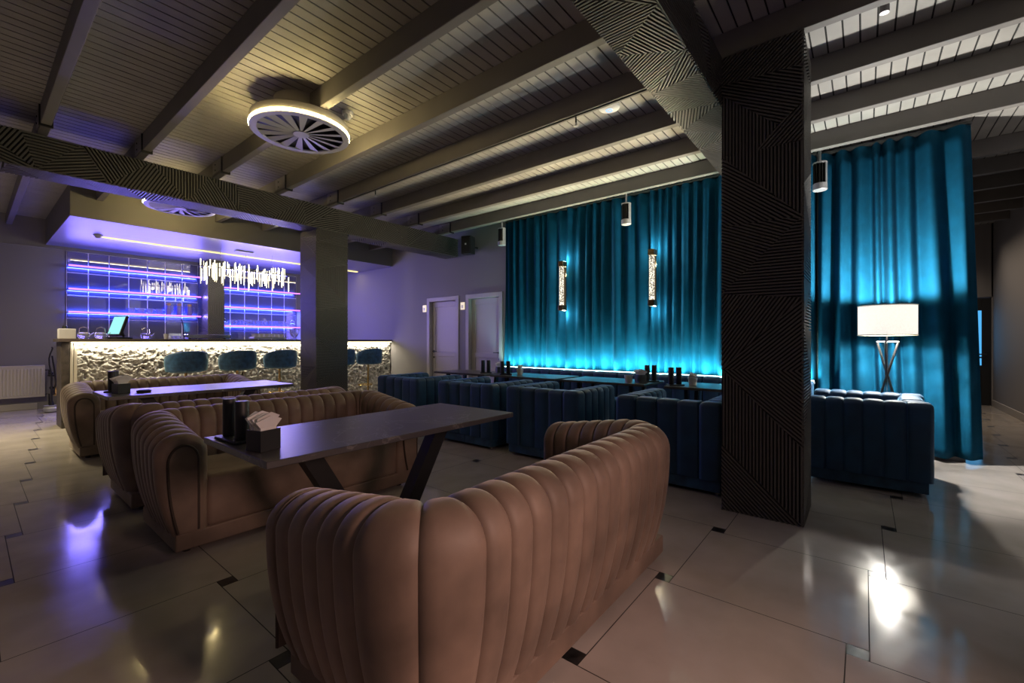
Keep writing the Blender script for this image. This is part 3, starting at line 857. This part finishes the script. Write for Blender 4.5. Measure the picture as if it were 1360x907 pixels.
mb = MB(); mb.box(-.183, -.1795, -.016, .016, .165, .197); mb.build('badge', M['white'], g)
mb = MB(); mb.tube([(-.02,0,.17),(.208,-.085,.17)], .02); mb.build('bracket', M['black'], sk)
# cable along a joist with sprinkler heads
mb = MB(); xj = .53+.77*4-.0375
mb.tube([(xj-.02, 1.25, ZJ-.012), (xj-.02, 6.1, ZJ-.012)], .008, 8)
o = mb.build('ceiling_cable', M['black']); tag(o, 'thin black cable clipped under a ceiling joist', 'cable')
def make_sprinkler(label, loc):
    t = thing('sprinkler', label, 'sprinkler', loc, 0, 'small black sprinkler heads')
    mb = MB(); mb.tube([(0,0,0),(0,0,-.07)], .008, 8); mb.build('drop_pipe', M['black'], t)
    mb = MB(); mb.lathe([(0,-.105),(.022,-.10),(.022,-.096),(.008,-.09),(.012,-.07),(0,-.07)], 14); mb.build('head', M['metalgrey'], t)
    return t
make_sprinkler('small sprinkler under the joist left of the white disc', (3.57, 2.10, ZJ-.001))
make_sprinkler('small sprinkler at the far end of the cable, near the left beam', (3.57, 5.30, ZJ-.001))
ts = thing('ceiling_spot', 'small pale spot lamp at the top right above the column', 'spotlight', (3.66, -.10, ZC-.001))
mb = MB(); mb.lathe([(0,-.01),(.03,-.01),(.03,0),(0,0)], 16); mb.tube([(0,0,-.01),(0,0,-.13)], .008); mb.build('stem', M['black'], ts)
mb = MB(); mb.lathe([(0,-.21),(.024,-.21),(.026,-.20),(.026,-.14),(.012,-.125),(0,-.125)], 20); mb.build('head', M['metalgrey'], ts, True)

# ------------------------------------------------------------------ bar
XB0, XB1, YB = .86, 6.48, 8.98
bar = thing('bar_counter', 'long bar with lit rough stone front and dark counter', 'bar', (0,0,0))
mb = MB(); mb.bev(XB0-.03, XB1, YB-.06, YB+.58, 1.245, 1.29, .004, 1); mb.build('countertop', M['counter'], bar)
mb = MB(); mb.box(XB0+.06, XB1, YB+.06, YB+.5, 0, 1.245); mb.build('carcass', M['endpanel'], bar)
mb = MB(); mb.bev(XB0, XB0+.085, YB-.02, YB+.5, 0, 1.244, .004, 1); mb.build('end_panel', M['endpanel'], bar)
mb = MB()
for x in (XB0+.09, XB0+.13): mb.bev(x, x+.034, YB-.02, YB+.055, 0, 1.244, .006, 2)
mb.build('pilaster', mat('pilaster_paint', (.55,.5,.42), .5), bar)
mb = MB(); nx, nz = 680, 150; x0, x1 = XB0+.17, XB1-.005
vs = []
for i in range(nx+1):
    for j in range(nz+1):
        x = x0 + (x1-x0)*i/nx; z = .02 + 1.215*j/nz
        q = Vector((x*12.5, z*15., 1.7)); w = noise.noise_vector(q*.6)*.7
        h = noise.ridged_multi_fractal(q + w, .9, 2.1, 5, 1.0, 2.0)
        h2 = noise.noise(Vector((x*15, z*19, 3.)))
        vs.append((x, YB+.066 - .034*h - .014*h2, z))
fs = [(i*(nz+1)+j, (i+1)*(nz+1)+j, (i+1)*(nz+1)+j+1, i*(nz+1)+j+1) for i in range(nx) for j in range(nz)]
mb.add(vs, fs); mb.build('stone_front', M['stone'], bar, True, angle=70)
mb = MB(); mb.box(XB0+.1, XB1-.01, YB-.045, YB-.030, 1.232, 1.244); mb.build('light_strip', M['led_bar'], bar)

# mirror panels with shelves
def make_mirror(label, x0, x1, xs, zs, shelves, items=None):
    t = thing('mirror_shelf_wall', label, 'mirror', (0,0,0), 0, 'mirrored back bars')
    z0, z1 = .92, 3.0
    mb = MB(); mb.box(x0, x1, YW-.022, YW-.001, z0, z1); mb.build('backing', M['mirrorline'], t)
    mb = MB(); ex = [x0]+xs+[x1]; ez = [z0]+zs+[z1]
    for a, b in zip(ex[:-1], ex[1:]):
        for c, d in zip(ez[:-1], ez[1:]): mb.bev(a+.008, b-.008, YW-.030, YW-.021, c+.008, d-.008, .004, 1)
    mb.build('mirror_tiles', M['mirror'], t)
    for z in shelves:
        mb = MB(); mb.box(x0+.005, x1-.01, YW-.26, YW-.031, z-.02, z); sh = mb.build('shelf', M['shelf'], t)
        mb = MB(); mb.box(x0+.005, x1-.01, YW-.272, YW-.26, z-.024, z+.002); mb.build('light_strip', M['led_blue'], sh)
    return t
SHL = (2.71, 2.265, 1.825); SHR = (2.53, 2.08, 1.63)
make_mirror('dark mirror tiles with violet lit shelves, left of the bar column', 1.22, 3.36, [1.22+.306*i for i in range(1, 7)], [1.26, 1.70, 2.14, 2.585], SHL)
make_mirror('dark mirror tiles with violet lit shelves, right of the bar column', 3.70, 5.60, [3.70+.317*i for i in range(1, 6)], [1.26, 1.50, 1.95, 2.405], SHR)
mb = MB(); mb.bev(5.62, 5.68, 11.35, YW-.002, .0, 2.05, .004, 1); o = mb.build('end_partition', M['white']); tag(o, 'pale upright panel at the right end of the bar shelves', 'panel')
# back counter
mb = MB(); mb.bev(1.2, 3.34, 11.42, YW-.001, .0, .91, .005, 1); o = mb.build('back_counter', M['counter']); tag(o, 'low counter under the left mirror panel', 'counter')
mb = MB(); mb.bev(3.72, 5.6, 11.42, YW-.001, .0, .91, .005, 1); o = mb.build('back_counter', M['counter']); tag(o, 'low counter under the right mirror panel', 'counter')

# things on the shelves
def jar(label, x, z):
    t = thing('cork_jar', label, 'jar', (x, YW-.15, z), 0, 'cork topped jars on the lower shelf')
    mb = MB(); mb.lathe([(0,.001),(.046,.001),(.05,.01),(.05,.20),(.045,.21),(0,.21)], 20); mb.build('jar_body', mat('violet_jar', (.22,.2,.42), .2), t, True)
    mb = MB(); mb.lathe([(.04,.21),(.044,.26),(0,.262)], 16); mb.build('cork_lid', M['cork'], t, True)
    mb = MB(); mb.tube([(.048,0,.19),(.09,0,.185),(.098,0,.12),(.085,0,.06),(.05,0,.04)], .007, 6); mb.build('handle', M['glassy'], t)
    return t
j0 = None
for i, lb in enumerate(('cork topped jar on the lower left shelf, leftmost of three', 'cork topped jar on the lower left shelf, middle of three', 'cork topped jar on the lower left shelf, nearest the column')):
    x = 2.78 + .19*i
    if j0 is None: j0 = jar(lb, x, SHL[2])
    else: copy_tree(j0, lb, (x, YW-.15, SHL[2]))
def mug(label, cat_group, loc, s=1.):
    t = thing('glass_mug', label, 'mug', loc, 0, cat_group)
    mb = MB(); mb.lathe([(0,.001),(.04*s,.001),(.046*s,.10*s),(.043*s,.10*s),(.037*s,.008),(0,.008)], 18); mb.build('mug_body', M['glassy'], t, True)
    mb = MB(); mb.tube([(.044*s,0,.085*s),(.075*s,0,.08*s),(.078*s,0,.03*s),(.042*s,0,.018*s)], .006, 6); mb.build('handle', M['glassy'], t)
    return t
mg = mug('glass mug on the lower left shelf, in the cluster beside the jars', 'glass mugs in a cluster left of the jars', (2.16, YW-.14, SHL[2]), 1.25)
for i, (dx, dy) in enumerate(((.155,.0),(.31,.0),(.465,.0))): copy_tree(mg, None, (2.16+dx, YW-.14+dy, SHL[2]))
gl = None
for i in range(16):
    if gl is None:
        mb = MB(); mb.lathe([(0,.001),(.03,.001),(.036,.15),(.033,.15),(.028,.008),(0,.008)], 16)
        gl = mb.build('tumbler', M['glassy'], None, True, (4.02, YW-.15, SHR[2])); tag(gl, 'clear tumbler in the straight row on the lowest right shelf', 'glass', 'row of tumblers on the lowest right shelf')
    else: copy_tree(gl, None, (4.02 + .083*i, YW-.15, SHR[2]))
def teapot(label, loc, s=1., group='glass teapots'):
    t = thing('glass_teapot', label, 'teapot', loc, 0, group)
    mb = MB(); mb.lathe([(0,.001),(.05*s,.001),(.075*s,.04*s),(.07*s,.08*s),(.045*s,.10*s),(0,.102*s)], 20); mb.build('pot', M['glassy'], t, True)
    mb = MB(); mb.tube([(-.05*s,0,.10*s),(-.045*s,0,.16*s),(0,0,.18*s),(.045*s,0,.16*s),(.05*s,0,.10*s)], .007*s, 6); mb.build('handle', M['chrome'], t)
    mb = MB(); mb.tube([(.06*s,0,.04*s),(.10*s,0,.08*s),(.115*s,0,.10*s)], [.012*s,.009*s,.007*s], 8); mb.build('spout', M['glassy'], t)
    return t
teapot('small glass teapot at the left end of the tumbler row', (3.82, YW-.15, SHR[2]))
teapot('small glass teapot at the right end of the tumbler row', (5.44, YW-.15, SHR[2]))
# things on the bar counter
ZB = 1.2905
bx = thing('card_box', 'pale box with a knob on the left end of the bar', 'box', (.93, YB+.12, ZB))
mb = MB(); mb.bev(-.09, .09, -.08, .08, 0, .145, .006, 2); mb.build('body', mat('pale_box', (.6,.58,.6), .5), bx)
mb = MB(); mb.lathe([(0,.145),(.03,.145),(.022,.19),(0,.2)], 14, (-.02,0,0)); mb.build('knob', M['black'], bx)
for i, lb in enumerate(('glass teapot on the bar, beside the pale box', 'glass teapot on the bar, just left of the till', )):
    teapot(lb, (1.12 + .19*i, YB+.22, ZB), 1.0, 'glass teapots on the bar')
till = thing('till', 'dark till with tilted lit screen on the bar', 'till', (1.53, YB+.2, ZB), .35)
mb = MB(); mb.bev(-.10, .12, -.11, .11, 0, .03, .006, 2); mb.tube([(.06,0,.03),(.0,0,.2)], .02); mb.build('stand', M['blackplastic'], till)
Mt = Matrix.Translation((-.03,0,.21)) @ Matrix.Rotation(.32, 4, 'Y')
mb = MB(); mb.bev(-.012, .03, -.15, .15, -.16, .16, .008, 2, M=Mt); dsp = mb.build('display', M['blackplastic'], till)
mb = MB(); mb.bev(-.0145, -.0125, -.135, .135, -.145, .145, .0005, 1, M=Mt); mb.build('screen', M['screen'], dsp)
teapot('glass teapot on the bar, right of the till', (1.86, YB+.25, ZB), 1.0, 'glass teapots on the bar')
mb = MB(); mb.lathe([(0,.0),(.03,0),(.04,.085),(.036,.085),(.028,.006),(0,.006)], 18)
o = mb.build('paper_cup', M['napkin'], None, True, (2.10, YB+.1, ZB)); tag(o, 'small pale paper cup standing alone on the bar', 'cup')
tr = thing('glass_rinser', 'long low steel tray on the bar left of the bar column', 'tray', (2.78, YB+.30, ZB))
mb = MB(); mb.bev(-.36, .30, -.13, .13, .018, .085, .008, 2); mb.build('basin', M['chrome'], tr)
for x in (-.3, .24):
    mb = MB(); mb.lathe([(.018,0),(.018,.018)], 12, (x,0,0)); mb.build('foot', M['black'], tr)
mb = MB(); mb.tube([(-.38,.0,.0),(-.40,0,.25),(-.42,0,.36)], .008, 8); mb.build('tap_lever', M['black'], tr)
rk = thing('cup_rack', 'low rack crowded with cups on the bar, right of the bar column', 'rack', (3.78, YB+.30, ZB))
mb = MB(); mb.bev(-.30, .30, -.13, .13, .012, .045, .006, 2); mb.build('tray', M['metalgrey'], rk)
for x in (-.26, .26):
    mb = MB(); mb.box(x-.015, x+.015, -.1, .1, 0, .012); mb.build('foot', M['black'], rk)
cu = None
for i in range(12):
    p = (3.78 - .24 + .095*(i % 6), YB+.24 + .12*(i//6), ZB+.0455)
    if cu is None:
        mb = MB(); mb.lathe([(0,.001),(.026,.001),(.042,.065),(.038,.065),(.022,.008),(0,.008)], 16)
        cu = mb.build('coffee_cup', M['white'], None, True, p); tag(cu, 'small white cup in the rack on the bar', 'cup', 'cups in the rack on the bar')
    else: copy_tree(cu, None, p)
gob = thing('goblet', 'large clear goblet on the bar right of the cup rack', 'glass', (4.28, YB+.25, ZB))
mb = MB(); mb.lathe([(0,.04),(.05,.06),(.085,.13),(.095,.22),(.091,.22),(.08,.13),(.045,.07),(0,.05)], 24); mb.build('bowl', M['glassy'], gob, True)
mb = MB(); mb.lathe([(.06,0),(.06,.006),(.012,.014),(.012,.045)], 20); mb.build('foot', M['glassy'], gob, True)

# chandelier
ch = thing('chandelier', 'long chandelier of lit glass rods above the bar', 'chandelier', (3.56, 9.75, 0))
mb = MB(); mb.box(-.80, .80, -.08, .08, 2.66, 2.68); mb.build('frame', M['chrome'], ch)
mb = MB()
for x, d in ((-.45, .02), (.0, .1), (.5, .02)):
    mb.tube([(x, 0, 2.68), (x+.02, .0, 2.8), (x-.01, .01, 2.93), (x, 0, 3.069)], .003, 6)
mb.build('cable', M['chrome'], ch)
mb = MB(); mb.bev(-.20, .12, -.05, .05, 3.045, 3.069, .004, 1); mb.build('canopy', M['white'], ch)
r = random.Random(9)
for i in range(96):
    x = -.80 + 1.6*(i+.5)/96 + r.uniform(-.008, .008); y = r.uniform(-.13, .13)
    z1 = 2.62 + r.uniform(.0, .22); z0 = z1 - r.uniform(.15, .34)
    mb = MB(); mb.lathe([(.0,z0),(.0065,z0+.004),(.0065,z1-.004),(.0,z1)], 7, (x, y, 0)); mb.build('crystal_rod', M['rod'] if i % 3 else M['rod_dim'], ch)
for i in range(4): lamp('chandelier_bulb', 'POINT', (3.0 + .38*i, 9.75, 2.6), 9, (1,.88,.62), .015)

# bar stools
def make_stool(label, loc, rz):
    t = thing('bar_stool', label, 'stool', loc, rz, 'teal velvet bar stools')
    R, th = .27, .055; n = 40; vs = []; fs = []
    A0, A1 = math.radians(180+15-25), math.radians(360-15+25)
    ring = 12
    for i in range(n+1):
        u = i/n; a = A0 + (A1-A0)*u
        k = abs(2*u-1)
        zt = 1.10 - .10*k**2.2; zb = .77
        ed = max(0, 1-(min(u, 1-u)*n/2.5)**2)*.5 if min(u, 1-u)*n < 2.5 else 0
        prof = []
        hw = th/2*(1-ed)
        for j in range(ring):
            b = 2*PI*j/ring
            cx, cz = math.cos(b), math.sin(b)
            prof.append((hw*(abs(cx)**.6)*(1 if cx >= 0 else -1), (zt+zb)/2 + (zt-zb)/2*(1-ed*.06)*(abs(cz)**.35)*(1 if cz >= 0 else -1)))
        for q, z in prof:
            rr = (R + q)*(1 - .10*max(0, (.9-z))/.15*.6)
            vs.append((rr*math.cos(a), rr*math.sin(a), z))
    for i in range(n):
        for j in range(ring):
            fs.append((i*ring+j, i*ring+(j+1) % ring, (i+1)*ring+(j+1) % ring, (i+1)*ring+j))
    fs.append(tuple(range(ring))); fs.append(tuple(n*ring+j for j in range(ring))[::-1])
    mb = MB(); mb.add(vs, fs); mb.build('backrest', M['stool'], t, True, angle=70)
    mb = MB(); mb.lathe([(0,.755),(.20,.755),(.215,.77),(.215,.84),(.19,.865),(0,.87)], 32); mb.build('seat', M['stool'], t, True)
    mb = MB(); mb.lathe([(.02,.02),(.02,.755)], 16); mb.build('pole', M['brass'], t, True)
    mb = MB(); mb.lathe([(0,0),(.20,0),(.20,.012),(.03,.022),(0,.022)], 36); mb.build('base', M['brass'], t, True)
    mb = MB(); mb.tube([(.15*math.cos(2*PI*i/28), .10+.15*math.sin(2*PI*i/28), .30) for i in range(28)], .009, 8, closed=True); mb.tube([(0,0,.30),(0,.0-.05,.30)], .009); mb.build('footrest', M['brass'], t, True)
    return t
sl = ['teal bar stool at the left end of the row', 'teal bar stool second from the left', 'teal bar stool just left of the middle column', 'teal bar stool half hidden by the right side of the middle column', 'teal bar stool at the right end near the doors']
sx = [2.22, 2.96, 3.67, 4.88, 5.54]
b0 = make_stool(sl[0], (sx[0], 8.5, 0), .15)
for i in range(1, 5): copy_tree(b0, sl[i], (sx[i], 8.5, 0), .12)

# ------------------------------------------------------------------ left wall things
rad = thing('radiator', 'cream panel radiator on the wall left of the bar', 'radiator', (0, YW-.11, 0))
mb = MB(); mb.bev(-.75, .93, -.01, .05, .23, .79, .006, 2); mb.build('panel', M['radiator'], rad)
mb = MB(); x = -.72
while x < .9:
    mb.bev(x, x+.026, -.024, -.008, .27, .75, .007, 2); x += .042
mb.build('convector_ribs', M['radiator'], rad)
mb = MB(); mb.bev(-.75, .93, -.012, .095, .79, .81, .003, 1); mb.build('top_grille', M['radiator'], rad)
mb = MB(); mb.tube([(.93,.02,.72),(.985,.02,.72),(.985,.02,.60)], .013); mb.tube([(.93,.02,.27),(.985,.02,.27),(.985,.02,.0)], .010); mb.build('valve', M['black'], rad)
mb = MB()
for x in (-.6, .7): mb.box(x, x+.03, .05, .108, .3, .7)
mb.build('wall_bracket', M['radiator'], rad)
hk = thing('hookah', 'dark and gold hookah standing on the floor left of the bar', 'hookah', (.96, 11.25, 0))
mb = MB(); mb.lathe([(0,.0),(.06,.0),(.10,.015),(.11,.07),(.085,.10),(.10,.12),(0,.12)], 24); mb.build('base', M['metalgrey'], hk, True)
mb = MB(); mb.lathe([(.035,.12),(.03,.16),(.016,.20),(.014,.40),(.03,.42),(.03,.44),(.014,.46),(.012,.62),(.0,.62)], 18); mb.build('stem', M['black'], hk, True)
mb = MB(); mb.lathe([(.01,.62),(.05,.64),(.052,.66),(.02,.665),(.03,.70),(.0,.71)], 18); mb.build('bowl', M['blackplastic'], hk, True)
mb = MB(); mb.lathe([(.016,.30),(.03,.34),(.035,.42),(.022,.52),(.010,.58)], 14, (.06,-.02,0)); mb.tube([(.02,0,.3),(.06,-.02,.3)], .012); mb.build('gold_fitting', M['brass'], hk, True)
mb = MB(); mb.tube([(.02,-.02,.30),(.05,-.05,.5),(.03,-.06,.75),(.0,-.08,1.0)], .012, 8)
pts = [(.02,-.03,.30)] + [(-.02+.02*math.sin(k), -.05-.12*k/9, .30+.85*math.sin(PI/2*k/9)) for k in range(1, 10)]
mb.tube(pts, .011, 8); mb.build('hose', M['black'], hk, True)
for lb, yy in (('small pale plate on the wall left of the left door', 7.74), ('small pale plate on the wall between the two doors', 6.53)):
    t = thing('wall_plate', lb, 'plate', (XW, yy, 1.99), 0, 'pale plates beside the doors')
    mb = MB(); mb.bev(-.018, -.001, -.055, .055, -.075, .075, .004, 2); mb.build('plate', mat('glowing_plate', (.8,.72,.55), .5, emit=(1,.85,.55), es=.55), t)  # emission painted on to brighten the plate, which is no lamp
    mb = MB(); mb.bev(-.022, -.018, -.025, .025, -.045, .02, .001, 1); mb.build('rocker', M['white'], t)

# ------------------------------------------------------------------ lights of the place
WARM = (1, .80, .42)
# ring light of the diffusers (the emissive rings themselves do most of it)
# bar counter strip washing the stone
lamp('bar_strip', 'AREA', (3.7, YB-.05, 1.225), 32, (1,.89,.66), 5.4, .03, aim=(0, .25, -1))
# shelf strips
BLUE = (.04,.08,1)
for zz, xc, ln in [(z, 2.28, 2.1) for z in SHL] + [(z, 4.62, 1.8) for z in SHR]:
    lamp('shelf_strip', 'AREA', (xc, YW-.29, zz-.01), 20, (.24,.19,1), ln, .02, aim=(0, -1, -.35))
    lamp('shelf_strip', 'AREA', (xc, YW-.05, zz+.006), 5 if zz > 2.5 else 11, BLUE, ln, .02, aim=(0, .2, 1))
    lamp('shelf_strip', 'AREA', (xc, YW-.05, zz-.03), 11, BLUE, ln, .02, aim=(0, .2, -1))
# curtain foot strip
lamp('curtain_strip', 'AREA', (6.262, 2.85, .80), 88, (.5,1,.84), 4.8, .015, aim=(.75, 0, 1), spread=120)
# soffit strip
lamp('soffit_strip', 'AREA', (3.9, 10.31, 3.045), 10, (1,.84,.5), 4.9, .05, aim=(0, .01, -1))
for y in (3.87, 2.36): lamp('sconce_lamp', 'POINT', (6.24, y, 2.62), 7, (.9,1,.9), .03); lamp('sconce_lamp', 'POINT', (6.24, y, 1.70), 6, (.9,1,.9), .03)
for y in (3.87, 2.36): lamp('sconce_front', 'AREA', (6.07, y, 2.16), 34, (1,.82,.46), .64, .07, spread=150).rotation_euler = (Matrix.Rotation(math.radians(38), 3, 'Y') @ Matrix(((0,0,1),(0,-1,0),(1,0,0)))).to_euler()
# corridor
lamp('corridor_lamp', 'AREA', (10.3, -1.36, 3.34), 13, (1,.80,.58), 3.2, .5, aim=(0,.01,-1), spread=105)
# other lit part of the room behind the camera
lamp('rear_room_lamp', 'AREA', (1.3, -1.7, 1.7), 11, (1,.62,.5), .7, aim=(-.15, 1, -.6), spread=85)
lamp('rear_room_lamp', 'AREA', (-.6, -1.4, 3.2), 3.5, (1,.80,.76), 1.2, aim=(.5, .35, -.8))
lamp('side_room_lamp', 'AREA', (.0, 8.6, 3.2), 45, (1,.84,.50), .4, aim=(.02, .01, -1), spread=110)

w = bpy.data.worlds.new('world'); SC.world = w; w.use_nodes = True
w.node_tree.nodes['Background'].inputs['Color'].default_value = (.03,.03,.04,1)
w.node_tree.nodes['Background'].inputs['Strength'].default_value = .3
